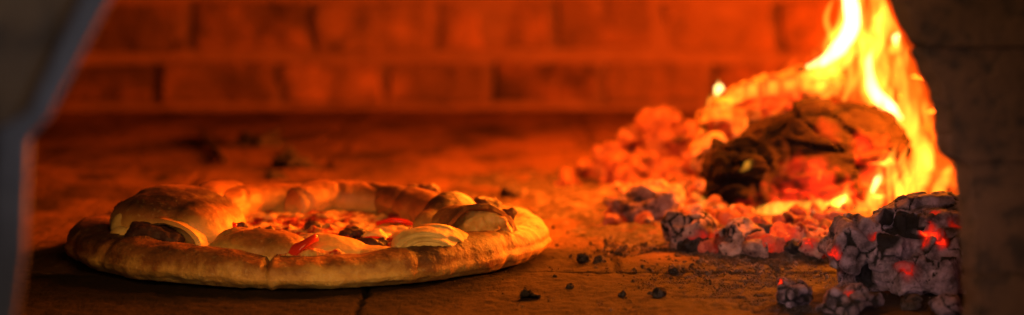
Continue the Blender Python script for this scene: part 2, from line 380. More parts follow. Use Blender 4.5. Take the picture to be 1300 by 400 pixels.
bmesh.ops.create_cube(bm, size=1, matrix=Matrix.Translation((mid.x, mid.y+.04, .42)) @ Matrix.Rotation(math.atan2(b.y-a.y, b.x-a.x), 4, 'Z') @ Matrix.Diagonal((ln+.3, .07, .14, 1)))
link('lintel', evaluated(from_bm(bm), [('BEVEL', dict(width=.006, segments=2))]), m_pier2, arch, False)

# ------------------------------------------------------------ pizza
PC = Vector((-.1415, 1.238, 0)); PR = .165
pizza = empty('pizza', PC)
tag(pizza, 'round baked pizza with folded dough flaps lying on the hearth', 'pizza')
def rim_r(ph):
    d = Vector((math.cos(ph), math.sin(ph), 0))
    r = 1 + .012*noise.noise(d*1.4+Vector((2,0,0))) + .010*noise.noise(d*4)
    r += .045*math.exp(-((ph-math.radians(285))/.5)**2)
    return PR*r
NP, NS = 560, 56
verts = []
for i in range(NP):
    ph = 2*math.pi*i/NP; d = Vector((math.cos(ph), math.sin(ph), 0))
    R0 = rim_r(ph); hgt = .0238*(1 + .10*noise.noise(d*2.2+Vector((7,1,0))) + .07*noise.noise(d*7)); hgt *= 1-.27*math.exp(-((ph-math.radians(276))/.42)**2); wd = .0178*(1+.15*noise.noise(d*3+Vector((1,5,0))))
    # the split in the front edge
    sp = math.atan2(math.sin(ph-math.radians(266.7)), math.cos(ph-math.radians(250.5)))
    for j in range(NS):
        th = 2*math.pi*j/NS; cx, sz = math.cos(th), math.sin(th)
        sx = math.copysign(abs(cx)**.85, cx)
        z = hgt*(.5+.5*math.copysign(abs(sz)**.8, sz)) if sz > -.55 else hgt*(.5-.5*.62)* (1-sm(.55, .95, -sz))
        rr = R0 - wd + wd*sx*(1 + .10*(sz < 0))
        p = Vector((PC.x+d.x*rr, PC.y+d.y*rr, z+.0012))
        n_ = (d*cx + Vector((0,0,1))*sz).normalized()
        o = .0015*noise.fractal(p*34, 1, 2, 3) + .0005*noise.fractal(p*160, 1, 2, 4) + .0010*(1-abs(noise.noise(p*26+Vector((3,3,3)))))**6
        spw = sp + .006*noise.noise(p*150)
        o -= .0048*math.exp(-(spw/.010)**2)*max(0, .35+sz) ; o += .0016*math.exp(-((spw-.026)/.014)**2)
        for cr_, wd_, dp_ in ((222, .02, .0016), (300, .035, .0014), (328, .025, .0018), (205, .03, .0015)):
            dd = math.atan2(math.sin(ph-R(cr_)), math.cos(ph-R(cr_))) + .05*noise.noise(p*40)
            o -= dp_*math.exp(-(dd/wd_)**2)
        if z > .001: p += n_*o
        verts.append(p)
faces = [(i*NS+j, ((i+1)%NP)*NS+j, ((i+1)%NP)*NS+(j+1)%NS, i*NS+(j+1)%NS) for i in range(NP) for j in range(NS)]
me = bpy.data.meshes.new('crust'); me.from_pydata(verts, [], faces)
link('crust', me, m_rim, pizza)
# base with sauce, cheese and vegetables
NR, NA = 110, 330
verts = []
for i in range(NR+1):
    r = i/NR
    for j in range(NA):
        ph = 2*math.pi*j/NA; x = PC.x+math.cos(ph)*r*(PR-.016); y = PC.y+math.sin(ph)*r*(PR-.016); p = Vector((x, y, 0))
        z = .0165 + .0042*noise.fractal(p*26, 1, 2, 4) + .0035*(1-abs(noise.noise(p*45)))**3 + .0012*noise.fractal(p*150, 1, 2, 3)
        verts.append((x, y, z*(1-.5*(r > .97))))
faces = [(i*NA+j, i*NA+(j+1)%NA, (i+1)*NA+(j+1)%NA, (i+1)*NA+j) for i in range(NR) for j in range(NA)]
me = bpy.data.meshes.new('t'); me.from_pydata(verts, [], faces); link('topping', me, m_top, pizza)

def hood(name, c, w, h, dp, yaw, m, tilt=0, thick=.0030, seed=0, flare=.2, n1=40, n2=34, curl=0):
    """a flap of dough folded over: a vault open on the side it faces, closing behind"""
    vs = []
    for a in range(n2+1):
        t = a/n2
        k_ = math.sqrt(max(0, 1-(t)**2.2)); k2 = k_*(1+flare*max(0, .25-t))
        for b in range(n1+1):
            th = math.pi*(b/n1)
            th2 = -.18+th*(math.pi+.36)/math.pi
            x = -math.cos(th2)*w/2*k2; z = max(-.006, math.sin(th2))*h*(k2**.8)
            y = dp*t - flare*.02*(1-t)*max(0, math.sin(th)) + curl*math.cos(th)*dp*(1-t)
            p = Vector((x, y, z)); q = p + Vector((seed, seed*2, 0))
            p += Vector((0,0,1))*.0035*noise.fractal(q*32, 1, 2, 3) + Vector((1,0,0))*.003*noise.noise(q*40)
            vs.append(p)
    rt = Euler((tilt, 0, yaw)).to_matrix(); vs = [rt@p + c for p in vs]
    fs = [(a*(n1+1)+b, a*(n1+1)+b+1, (a+1)*(n1+1)+b+1, (a+1)*(n1+1)+b) for a in range(n2) for b in range(n1)]
    me = bpy.data.meshes.new(name); me.from_pydata(vs, [], fs)
    me = evaluated(me, [('SOLIDIFY', dict(thickness=thick, offset=0)), ('BEVEL', dict(width=thick*.35, segments=2, limit_method='ANGLE')), ('SUBSURF', dict(levels=1))])
    nn = [v.normal.copy() for v in me.vertices]
    for v, n_ in zip(me.vertices, nn): v.co += n_*(.0006*noise.fractal(v.co*150, 1, 2, 3))
    return link(name, me, m, pizza)
def lumpy(name, ells, m, voxel=.0014, amp=.0016, sc=34, fine=.0003, parent=pizza):
    me = blob(ells, voxel); nn = [v.normal.copy() for v in me.vertices]
    for v, n_ in zip(me.vertices, nn):
        v.co += n_*(amp*noise.fractal(v.co*sc, 1, 2, 3) + fine*noise.fractal(v.co*200, 1, 2, 3))
    return link(name, me, m, parent)
# left fold: dome turned over, open low at the front with dark vegetable inside
f = hood('dough_fold', P(198, 306, 1.140)+Vector((0,0,-.004)), .060, .0175, .050, R(-12), m_fold, seed=1, flare=-.2)
lumpy('filling', [(P(192, 300, 1.145), (.018,.016,.009)), (P(176, 303, 1.15), (.012,.012,.006)), (P(214, 303, 1.14), (.011,.010,.006))], m_dark, amp=.003, sc=80, parent=f)
lumpy('dough_fold', [(P(208, 280, 1.19), (.036,.038,.021), (0,-.1,R(-25))), (P(238, 275, 1.20), (.038,.042,.019), (0,.28,R(-25))), (P(262,286,1.18),(.024,.034,.016), (0,.45,R(-10)))], m_fold)
lumpy('mushroom_slice', [(P(158, 288, 1.165), (.009,.006,.009), (0,.3,0)), (P(168, 279, 1.17), (.010,.006,.006), (0,-.4,0)), (P(154, 300, 1.155), (.008,.006,.006))], m_slice, amp=.0015)
# right fold: tall curl turned towards the fire
f = hood('dough_fold', P(606, 318, 1.165)+Vector((0,0,-.004)), .058, .033, .055, R(42), m_fold2, seed=5, curl=.10)
lumpy('filling', [(P(612, 298, 1.180), (.021,.018,.019), (0,.3,0)), (P(596,310,1.165), (.014,.010,.009)), (P(632, 308, 1.18), (.014,.014,.011)), (P(610,316,1.155), (.02,.008,.005))], m_cheese, amp=.004, sc=90, parent=f)
lumpy('dough_fold', [(P(572, 284, 1.205), (.020,.034,.022), (0,0,R(-20))), (P(552, 292, 1.18), (.010,.022,.015), (0,-.3,R(-30)))], m_fold2)
# front right: a low flap with layered pale slices coming out of it
f = lumpy('dough_fold', [(P(572, 312, 1.135), (.020,.020,.011), (0,.35,0)), (P(548, 305, 1.145), (.016,.02,.011), (0,0,0))], m_fold)
w = lumpy('onion_wedge', [(P(538, 313, 1.120), (.021,.016,.0125), (0,.0,R(-12))), (P(560, 310, 1.125), (.016,.014,.0125), (0,.25,0)), (P(515,321,1.115), (.012,.010,.006), (0,-.4,0))], m_slice, amp=.001, voxel=.001)
c0 = P(545, 330, 1.10)
for v in w.data.vertices:
    d = v.co-c0; l = math.sqrt((d.x*.8)**2+d.z**2*1.6) + .0012*noise.noise(v.co*90)
    v.co += Vector((0, .0022*abs(math.sin(l*620))**3, 0))
# front left flap, smooth dome
lumpy('dough_fold', [(P(325, 315, 1.125), (.032,.028,.0115), (0,-.05,0)), (P(358, 318, 1.115), (.018,.020,.011)), (P(302, 310, 1.14), (.016,.02,.011))], m_fold2)
lumpy('dough_fold', [(P(425, 320, 1.125), (.026,.020,.010), (0,.10,0)), (P(465, 324, 1.125), (.022,.016,.0065))], m_fold)
# cheese lumps
for i in range(18):
    u = random.uniform(290, 560); v = random.uniform(275, 320); c0 = G(u, v, .018)
    r = random.uniform(.008, .016)
    lumpy('cheese_lump', [(c0, (r*1.15, r*.9, r*.26), (0, random.uniform(-.2,.2), random.uniform(0,3)))], m_cheese, amp=.003, sc=75)
def strip(name, pts, w, t, m, parent=pizza, twist=.4):
    """curved vegetable strip"""
    bm = bmesh.new(); rows = []
    n = len(pts)
    from mathutils.geometry import interpolate_bezier
    path = []
    for i in range(n-1):
        a, b = pts[i], pts[i+1]; ta = (pts[min(n-1,i+1)]-pts[max(0,i-1)])/6; tb = (pts[min(n-1,i+2)]-pts[i])/6
        path += interpolate_bezier(a, a+ta, b-tb, b, 9)[:-1]
    path.append(pts[-1]); L = len(path)
    for i, p in enumerate(path):
        tg = (path[min(L-1,i+1)]-path[max(0,i-1)]).normalized(); s = i/(L-1)
        side = tg.cross(Vector((0,0,1))).normalized(); up_ = side.cross(tg)
        rot = Matrix.Rotation(twist*(s-.5)*2, 3, tg); side = rot@side; up_ = rot@up_
        ww = w*(math.sin(math.pi*min(1, max(0.03, s*.94+.03))))**.35
        rows.append([bm.verts.new(p + side*math.cos(a)*ww + up_*math.sin(a)*t) for a in [2*math.pi*q/12 for q in range(12)]])
    for r0, r1 in zip(rows[:-1], rows[1:]):
        for q in range(12): bm.faces.new((r0[q], r0[(q+1)%12], r1[(q+1)%12], r1[q]))
    bm.faces.new(rows[0]); bm.faces.new(rows[-1][::-1])
    return link(name, from_bm(bm), m, parent)
# back folds: long soft rolls of dough along the far rim
def roll(pts, w, t, m, seed):
    o = strip('dough_fold', pts, w, t, m, twist=.2); me = evaluated(o.data, [('REMESH', dict(mode='VOXEL', voxel_size=.0016)), ('SMOOTH', dict(iterations=6, factor=.6))])
    nn = [v.normal.copy() for v in me.vertices]
    for v, n_ in zip(me.vertices, nn):
        q = v.co+Vector((seed,0,0)); v.co += n_*(.0026*noise.fractal(q*20, 1, 2, 2) + .0003*noise.fractal(q*180, 1, 2, 3) - .0014*max(0, 1-abs(noise.noise(q*26))*8))
    bpy.data.objects.remove(o); return link('dough_fold', me, m, pizza)
roll([P(280, 268, 1.29), P(310, 259, 1.325), P(350, 255, 1.34), P(392, 253, 1.345)], .019, .0135, m_fold, 1)
roll([P(372, 262, 1.31), P(410, 253, 1.335), P(450, 254, 1.34), P(498, 262, 1.33)], .021, .0150, m_fold, 2)
roll([P(478, 258, 1.335), P(510, 258, 1.32), P(540, 268, 1.28), P(556, 276, 1.25)], .019, .0140, m_fold2, 3)
roll([P(248, 262, 1.27), P(268, 254, 1.31), P(300, 250, 1.34)], .018, .0120, m_fold2, 4)
strip('pepper_strip', [P(364, 327, 1.098), P(374, 317, 1.10), P(388, 309, 1.103), P(401, 302, 1.108)], .0068, .0026, m_red, twist=-.7)
strip('pepper_strip', [P(478, 284, 1.24), P(495, 280, 1.24), P(512, 281, 1.24), P(524, 286, 1.24)], .004, .0016, m_red)
strip('pepper_strip', [P(286, 301, 1.13), P(297, 303, 1.125), P(308, 308, 1.12), P(314, 316, 1.115)], .004, .0016, m_red)
strip('pepper_strip', [P(452, 308, 1.16), P(470, 303, 1.16), P(490, 306, 1.16)], .0045, .0016, m_red)
strip('pepper_strip', [P(270, 288, 1.16), P(284, 284, 1.17), P(300, 287, 1.17)], .004, .0016, m_red)
for (u, v, d, rx) in ((447,297,1.19,.010), (470,312,1.15,.012), (300,292,1.18,.009), (400,290,1.22,.008), (520,300,1.18,.008), (155,262,1.22,.007), (290,243,1.37,.008), (540,245,1.36,.012), (520,243,1.37,.009), (620,262,1.25,.012), (640,275,1.22,.010), (335,293,1.2,.008)):
    lumpy('burnt_vegetable', [(P(u, v, d), (rx, rx*.8, rx*.45), (0, random.uniform(-.5,.5), random.random()*3))], m_dark, amp=.003, sc=110, voxel=.0012)

# ------------------------------------------------------------ wood, coals and embers
hills = [(G(950,305), .10,.08,.007), (G(1035,300), .08,.08,.008), (G(880,292), .08,.09,.006), (G(820,262), .12,.12,.007), (G(1050,322), .06,.04,.006), (G(800,232), .2,.2,.012), (G(1060,262), .2,.24,.02), (G(1180,300), .12,.12,.005)]
def ash_h(x, y):
    return sum(h_*math.exp(-((x-c0.x)/a)**2-((y-c0.y)/b)**2) for c0, a, b, h_ in hills)*.5 - .0042
def chunk(name, ells, m, voxel, label, cat, group=None, blocky=0, **kw):
    if blocky: ells = [(e[0], e[1], (e[2][0], e[2][1], .35*math.sin(i_*2.3)), blocky) for i_, e in enumerate(ells)]
    me = blob(ells, voxel); char_skin(me, **kw)
    lo = min(v.co.z for v in me.vertices); c = sum((v.co for v in me.vertices), Vector())/len(me.vertices)
    base = Vector((c.x, c.y, lo))
    lo = max(lo, -.0012); base.z = lo
    for v in me.vertices:
        v.co -= base; v.co.z = max(v.co.z, 0)
    o = link(name, me, m); o.location = base
    return tag(o, label, cat, group)
# front right charred log
D = 1.085
E = lambda u, v, d, ru, rv, rd, rot=0: (P(u, v, d), (ru/F*d, rd, rv/F*d), (0, rot, 0))
chunk('charred_log', [E(1076,312,D,30,30,.022,.6), E(1094,298,D+.01,26,24,.02,.4), E(1070,330,D,16,12,.016,.2), E(1095,352,D+.008,30,20,.018,0), E(1118,318,D-.006,20,28,.02,.25), E(1100,315,D+.008,30,26,.018,.3), E(1140,318,D+.004,34,30,.02), E(1170,300,D+.012,40,40,.02), E(1122,345,D-.004,16,14,.018,.0),
                      E(1150,350,D-.014,38,25,.022,0), E(1190,346,D-.014,34,30,.024,0), E(1222,345,D-.004,24,34,.024), E(1183,312,D-.010,24,20,.02,.2), E(1213,306,D-.006,24,26,.024,0),
                      E(1182,283,D+.004,22,20,.02,-.2), E(1205,280,D+.012,26,20,.022), E(1150,300,D+.03,44,34,.022,0), E(1140,266,D+.026,32,10,.014,-.45), E(1180,255,D+.03,36,9,.016,-.1), E(1112,281,D+.016,24,9,.014,-.5), E(1215,262,D+.026,22,15,.02,0)],
      m_char, .0010, 'ash grey charred log with square cracks and small red glowing spots', 'log',
      size=.017, depth=.0026, seed=3, stretch=(1.15,1,.8), lump=.002, lumps=55, boxy=True, facet=.30, blocky=.75, dark=[(1142,288,.014),(1128,300,.010),(1155,272,.010),(1100,350,.008)],
      heat=[(1056,322,.008,.62),(1180,296,.010,.75),(1188,270,.005,.5),(1110,298,.005,.45),(1217,286,.009,.5),(1196,308,.006,.4),(1150,338,.010,.22)])
def small(name, u, v, ru, rv, d, m, label, cat='coal', group=None, voxel=.0011, heat=(), parts=3, seed=1, auto=True, **kw):
    rnd = random.Random(seed); es = []
    if auto:
        g0 = G(u, v+rv*.9); zz = max(0, ash_h(g0.x, g0.y) if g0.y > 1.19 else 0); d = G(u, v+rv*.85, zz).y + ru/F*.4
    for i in range(parts):
        es.append(E(u+rnd.uniform(-.35,.35)*ru, v+rnd.uniform(-.3,.3)*rv, d+rnd.uniform(-.004,.004), ru*rnd.uniform(.65,.92), rv*rnd.uniform(.68,.95), ru/F*d*.75, rnd.uniform(-.6,.6)))
        c_, r_, e_ = es[-1]; es[-1] = (c_, r_, (rnd.uniform(-.4,.4), e_[1], rnd.uniform(-1,1)), .8)
    a = dict(size=.009, depth=.0018, lump=.003, lumps=70); a.update(kw)
    return chunk(name, es, m, voxel, label, cat, group, seed=seed, heat=heat, **a)
small('coal', 1002, 369, 23, 23, 1.075, m_char, 'small round grey coal standing alone on the hearth left of the charred log', seed=11, heat=[(990,355, .005, .5)])
small('coal', 1083, 384, 42, 13, 1.045, m_char, 'long flat grey coal lying in front of the charred log', seed=12, parts=5, heat=[(1075,372, .006, .3)])
small('coal', 1083, 368, 17, 9, 1.075, m_char, 'reddish brown lump between the flat coal and the charred log', seed=13)
small('coal', 1206, 388, 20, 16, 1.035, m_char, 'dark coal touching the foot of the stone pier', seed=14)
small('coal', 1150, 386, 18, 8, 1.05, m_black, 'small black coal under the front edge of the charred log', seed=15)
# middle coals
small('coal', 880, 296, 38, 21, 1.36, m_grey, 'grey ash covered coal with a red glowing face, nearest the pizza of the middle row', seed=21, parts=5, voxel=.0014, heat=[(889,309, .013, 1.1), (905,300, .010, .8)])
small('coal', 820, 262, 44, 19, 1.50, m_grey, 'low pale coal in front of the blurred ember heap', seed=22, parts=5, voxel=.0016)
small('coal', 852, 258, 24, 13, 1.52, m_pink, 'small pale ember between the low pale coal and the burning log', 'ember', seed=23)
small('ember', 973, 308, 22, 14, 1.32, m_pink, 'pink ash coated ember, left of the pair under the burning log', 'ember', seed=24, heat=[(970,304, .02, .35)], voxel=.0014)
small('ember', 1002, 299, 23, 15, 1.345, m_pink, 'pinkish red ember, right of the pair under the burning log', 'ember', seed=25, heat=[(985,292, .018, .9)], voxel=.0014)
small('coal', 940, 299, 27, 17, 1.36, m_grey, 'dull grey coal between the red faced coal and the pink embers', seed=26, voxel=.0014, parts=4)
small('coal', 925, 318, 18, 9, 1.29, m_grey, 'small flat grey coal at the front of the middle row', seed=27, voxel=.0014)
small('coal', 1035, 310, 20, 12, 1.30, m_grey, 'brown grey coal right of the two pink embers', seed=28, voxel=.0014, heat=[(1030,306, .012, .5)])
# burning log and its neighbours
d0 = 1.46
chunk('burning_log', [E(945,215,d0-.01,52,48,.045,-.4), E(938,244,d0-.02,46,28,.04,0), E(1010,180,d0+.01,80,44,.05,-.18), E(1088,182,d0+.02,64,48,.05,.25), E(1030,232,d0-.01,84,54,.05), E(1105,228,d0+.01,46,50,.04), E(1030,268,d0-.005,80,28,.04), E(1040,205,d0,110,62,.045,-.05)],
      m_blacklog, .0016, 'large black burning log with flames licking over it', 'log', size=.052, depth=.0055, seed=8, stretch=(.8,1,1.15), lump=.005, lumps=18, facet=.20, grain=.0034, dark=[(925,215,.030),(950,180,.022),(940,240,.022),(985,160,.014)],
      heat=[(1035,225,.026,.6), (1010,212,.016,.45), (1000,262,.026,.55), (1060,262,.032,.8), (1125,235,.04,.85), (955,270,.024,.5), (1105,185,.018,.4), (1050,165,.014,.3)])
chunk('ash_log', [E(915,160,1.60,30,38,.035,.3), E(965,125,1.62,60,26,.04,-.3), E(1020,108,1.64,50,24,.04,-.25), E(900,190,1.58,22,30,.03)],
      m_ashlog, .002, 'pale ash coated log end behind the black burning log', 'log', size=.045, depth=.005, seed=5, stretch=(.6,1,1.6), lump=.006, lumps=18, facet=.2, grain=.003, heat=[(990,112, .05, .55), (930,150, .03, .25)])
chunk('glowing_log', [E(1160,225,1.62,60,45,.04,.3), E(1185,205,1.64,34,50,.04), E(1120,255,1.60,60,36,.04), E(1200,250,1.6,40,30,.04)],
      m_ember, .002, 'red hot log half hidden by flames beside the stone pier', 'log', size=.03, depth=.006, seed=6, lump=.012, lumps=25, heat=[(1170,240, .07, .3)])
# ember heap behind, between pizza and log
heap = [(862,212,30,34),(838,185,30,30),(868,170,24,22),(815,205,24,26),(790,190,22,22),(845,222,30,22),(800,225,26,18),(770,212,20,18),(750,222,18,15),(730,232,16,12),(775,232,22,12),(830,160,22,18),(860,195,22,26),(885,215,18,28),(882,185,16,24),(808,172,18,14),(742,212,14,9),(722,222,12,8),(715,234,12,8),(752,236,16,9),(820,236,24,10),(860,240,28,12),(760,198,12,10),(850,150,18,14),(790,212,18,16)]
HL = {23: 'topmost glowing ember of the blurred heap', 12: 'leftmost low ember of the blurred heap, nearest the pizza', 17: 'ember just above the leftmost low one of the heap', 22: 'small lone ember on the upper left slope of the heap',
      13: 'ember against the left end of the pale ash coated log', 14: 'upper ember wedged between the heap and the ash coated log', 21: 'lowest right ember at the foot of the blurred heap', 20: 'low ember at the front middle foot of the heap', 11: 'ember near the top of the heap, just left of the topmost one'}
HL[18] = 'second ember from the left at the foot of the blurred heap'
for i, (u, v, ru, rv) in enumerate(heap):
    small('ember', u, v, ru*.78, rv*.78, 1.72+random.uniform(-.05,.05)-(v-160)*.0006, m_ember, HL.get(i, 'glowing orange ember within the middle of the blurred ember heap'), 'ember', 'embers heaped behind the pizza', auto=False, voxel=.0026, seed=40+i, size=.022, depth=.005, lump=.010, lumps=45, facet=.6)
# small embers at the foot of the burning log
bed = [(905,262,18,10,1.46),(925,276,20,9,1.42),(960,283,18,9,1.40),(1000,282,22,9,1.40),(1030,290,20,9,1.37),(1060,292,18,9,1.36),(895,280,14,8,1.42),(1045,278,16,8,1.42),(890,248,16,9,1.52)]
BL = ['ember under the left end of the burning log, second from the left', 'ember at the front of the row under the log, right above the dull grey coal', 'ember under the log directly above the left pink ember', 'ember under the log directly above the right pink ember',
      'ember just behind the brown grey coal', 'rightmost ember of the row under the burning log', 'ember just behind the red faced grey coal', 'ember tucked deepest under the middle of the burning log', 'ember farthest back at the left end of the burning log']
for i, (u, v, ru, rv, d) in enumerate(bed):
    small('ember', u, v, ru, rv, d, m_ember, BL[i], 'ember', 'embers under the burning log', voxel=.002, seed=80+i, size=.014, depth=.003, lump=.004, lumps=60)

rb = random.Random(21)
kinds = [(m_pink, 'ember', 'ash dusted pink ember bit scattered in the ash around the middle coals', 'small ash dusted embers'), (m_ember, 'ember', 'tiny glowing orange ember bit scattered between the heap and the burning log', 'tiny glowing embers'), (m_grey, 'coal', 'tiny grey coal bit scattered in the ash around the middle coals', 'tiny grey coals'), (m_black, 'coal', 'tiny black coal bit scattered in the ash around the middle coals', 'tiny black coals')]
for q in range(150):
    v = rb.uniform(238, 318); u = rb.uniform(775 if v < 285 else 860, 895 if v < 262 else 1075); r = (5+13*rb.random()**1.6)*(1 if v > 262 else 1.2)
    m_, nm, lb, gp = kinds[(1, 1, 0, 2)[rb.randrange(4)] if v < 290 else (0, 2, 2, 3, 1)[rb.randrange(5)]]
    small(nm, u, v, r, r*rb.uniform(.4,.62), 0, m_, lb, nm, gp, voxel=.0014 if v > 290 else .002, seed=200+q, size=.008, depth=.0014, lump=.0035, lumps=90, facet=.6)
# black charcoal crumbs lying on the hearth
crumbs = [(741,329,9,6,'upright black charcoal splinter on the hearth right of the pizza'), (761,334,8,3,'flat black charcoal flake beside the upright splinter'), (675,375,13,3,'thin black scab on the hearth in front of the pizza'),
          (702,352,4,2,'tiny black crumb on the bare stone right of the pizza'), (833,373,9,3,'twiggy black charcoal bit at the edge of the dark patch'), (790,374,5,2.5,'small black crumb left of the twiggy charcoal bit'), (724,366,4,2,'tiny black crumb left of the twiggy charcoal bit, nearest the pizza'), (855,345,6,3,'small black crumb on the upper left of the dark patch')]
for i, (u, v, ru, rv, lb) in enumerate(crumbs):
    c0 = G(u, v+rv); small('charcoal_crumb', u, v, ru, rv, c0.y, m_black, lb, 'charcoal', seed=120+i, voxel=.0007, size=.005, depth=.0008, lump=.0035, lumps=160)
for (u, v, ru, rv, lb) in ((378,210,32,5,'long black charcoal flake behind the pizza'), (352,224,14,3,'small black flake just behind the back edge of the pizza'), (648,246,16,5,'black charcoal bit right of the back of the pizza'), (325,182,40,3,'faint dark ash streak of charcoal near the back wall')):
    c0 = G(u, v+rv); small('charcoal_flake', u, v, ru, rv, c0.y, m_black, lb, 'charcoal', seed=int(u), voxel=.0016, parts=5, size=.012, depth=.002, lump=.004, lumps=50)
st = strip('charcoal_stick', [G(255,168,.006), G(262,180,.006), G(272,190,.005), G(284,203,.005)], .004, .004, m_black, parent=None)
tag(st, 'thin charred stick lying across the hearth far behind the pizza', 'stick')

# ash bed and grit: nobody could count it
def grit(name, n, region, smin, smax, m, lab, cat, seed):
    rnd = random.Random(seed); V_, F_ = [], []; made = 0; t_ = bmesh.new(); bmesh.ops.create_icosphere(t_, subdivisions=1, radius=1)
    iv = [v.co.copy() for v in t_.verts]; fi = [[v.index for v in f.verts] for f in t_.faces]; t_.free()
    while made < n:
        u, v, w = region(rnd)
        if rnd.random() > w: continue
        c0 = G(u, v); s = rnd.uniform(smin, smax)*rnd.uniform(.5,1)
        mx = Matrix.Translation((c0.x, c0.y, s*.25)) @ Euler((rnd.random()*6,rnd.random()*6,rnd.random()*6)).to_matrix().to_4x4() @ Matrix.Diagonal((s, s*rnd.uniform(.5,1), s*rnd.uniform(.3,.7), 1))
        n0 = len(V_)
        for q in iv: w_ = mx@q; V_.append(w_ + noise.noise_vector(w_*700)*s*.35)
        F_ += [[n0+t for t in f] for f in fi]
        made += 1
    me = bpy.data.meshes.new(name); me.from_pydata(V_, [], F_)
    return tag(link(name, me, m, None, False), lab, cat, kind='stuff')
def reg_ash(r):
    u = r.gauss(930, 75); v = r.gauss(312, 17)
    return u, min(max(v, 272), 392), 1
def reg_dark(r):
    u = r.uniform(770, 1090); v = r.uniform(335, 399)
    return u, v, max(0, 1-abs(u-950)/170)
def reg_wide(r):
    u = r.uniform(20, 1230); v = r.uniform(200, 399); return u, v, .15+.85*sm(400, 1000, u)
# low mound of ash under the coals
bh = []; vs, fs = [], []; NX, NY = 300, 330
for j in range(NY+1):
    for i in range(NX+1):
        x = -.06+.60*i/NX; y = 1.08+.95*j/NY; p = Vector((x, y, 0))
        bh.append(sm(1.27, 1.42, y)*(1-sm(.10,.20,abs(x-.24)+.03*noise.noise(p*20))))
        vs.append((x, y, ash_h(x, y) + .0022*fr(p, 30, 4) + 0.0024*noise.fractal(p*130, 1, 2, 4) + .0008*noise.noise(p*420)))
for j in range(NY):
    for i in range(NX):
        q = (j*(NX+1)+i, j*(NX+1)+i+1, (j+1)*(NX+1)+i+1, (j+1)*(NX+1)+i)
        if max(vs[t][2] for t in q) > -.004 and vs[q[0]][1] > 1.19 + .02*noise.noise(Vector(vs[q[0]])*30): fs.append(q)
me = bpy.data.meshes.new('ash'); me.from_pydata(vs, [], fs)
at = me.attributes.new('bed_heat', 'FLOAT', 'POINT'); at.data.foreach_set('value', bh)
tag(link('ash', me, m_ash), 'brown ash spread in a low bed under the coals', 'ash', kind='stuff')
grit('ash_grit', 5000, reg_ash, .0005, .0026, m_ash, 'loose grains of pale ash around the middle coals', 'ash', 1)
grit('charcoal_grit', 6000, reg_dark, .00025, .0009, m_black, 'fine black charcoal grit on the hearth before the coals', 'charcoal grit', 2)
grit('hearth_dust', 900, reg_wide, .0004, .0013, m_ash, 'scattered pale specks over the hearth stone', 'dust', 3)

# ------------------------------------------------------------ fire
fire = empty('fire', P(1110, 262, 1.60))
tag(fire, 'tall yellow and orange fire rising behind the black burning log', 'fire')
def tongue(pts, m, parent, flat=.6, name='flame', seed=0):
    """pts: (u, v, half width in px, d)"""
    from mathutils.geometry import interpolate_bezier
    n = len(pts); cs = [P(u, v, d) for u, v, r, d in pts]; rs = [r/F*d for u, v, r, d in pts]; path = []
    for i in range(n-1):
        ta = (cs[i+1]-cs[max(0,i-1)])/(3 if i == 0 else 6); tb = (cs[min(n-1,i+2)]-cs[i])/(3 if i == n-2 else 6)
        seg = interpolate_bezier(cs[i], cs[i]+ta, cs[i+1]-tb, cs[i+1], 13)
        for j in range(12): s = j/12; s = s*s*(3-2*s); path.append((seg[j], rs[i]*(1-s)+rs[i+1]*s))
    path.append((cs[-1], rs[-1])); L = len(path); bm = bmesh.new(); rows = []
    for i, (p, r) in enumerate(path):
        tg = (path[min(L-1,i+1)][0]-path[max(0,i-1)][0]).normalized(); side = tg.cross(Vector((0,1,0))).normalized(); dp = side.cross(tg)
        row = []
        for q in range(20):
            a = 2*math.pi*q/20; x = side*math.cos(a)*r + dp*math.sin(a)*r*flat
            w = p + x; w += noise.noise_vector(w*38+Vector((seed,0,0)))*r*.38 + noise.noise_vector(w*90+Vector((0,seed,0)))*r*.14
            row.append(bm.verts.new(w))
        rows.append(row)
    for r0, r1 in zip(rows[:-1], rows[1:]):
        for q in range(20): bm.faces.new((r0[q], r0[(q+1)%20], r1[(q+1)%20], r1[q]))
    bm.faces.new(rows[0]); bm.faces.new(rows[-1][::-1])
    o = link(name, from_bm(bm), m, parent); return o
T = 1.57
# broad orange bodies
tongue([(1120,290,50,T),(1125,230,72,T),(1130,160,70,T),(1118,90,56,T),(1105,30,44,T),(1095,-60,26,T),(1085,-130,3,T)], m_fl_body, fire, .7, seed=1)
tongue([(1190,262,24,T),(1188,215,24,T),(1172,160,18,T),(1160,110,12,T),(1150,70,2,T)], m_fl_body, fire, .7, seed=2)
tongue([(1030,125,18,T),(1050,105,30,T),(1072,70,28,T),(1085,20,22,T),(1080,-40,12,T),(1078,-80,2,T)], m_fl_body, fire, .8, seed=3)
tongue([(1150,300,52,T+.03),(1160,262,58,T+.03),(1168,225,46,T+.03),(1160,190,34,T+.03),(1150,150,6,T+.03)], m_fl_red, fire, .6, seed=31)
tongue([(940,140,8,T),(980,115,15,T),(1015,98,22,T),(1055,90,28,T),(1090,100,20,T)], m_fl_body, fire, .6, seed=32)
tongue([(1125,285,12,1.41),(1140,262,18,1.41),(1165,240,16,1.43),(1170,215,9,1.45),(1162,196,2,1.45)], m_fl_body, fire, .8, seed=33)
tongue([(1080,292,16,1.40),(1092,262,20,1.40),(1088,236,14,1.40),(1102,212,8,1.40),(1098,192,2,1.40)], m_fl_body, fire, .8, seed=34)
tongue([(1100,120,6,T-.04),(1120,100,8,T-.04),(1122,70,8,T-.04),(1112,40,7,T-.04),(1116,10,6,T),(1110,-30,2,T)], m_fl_mid, fire, .8, seed=35)
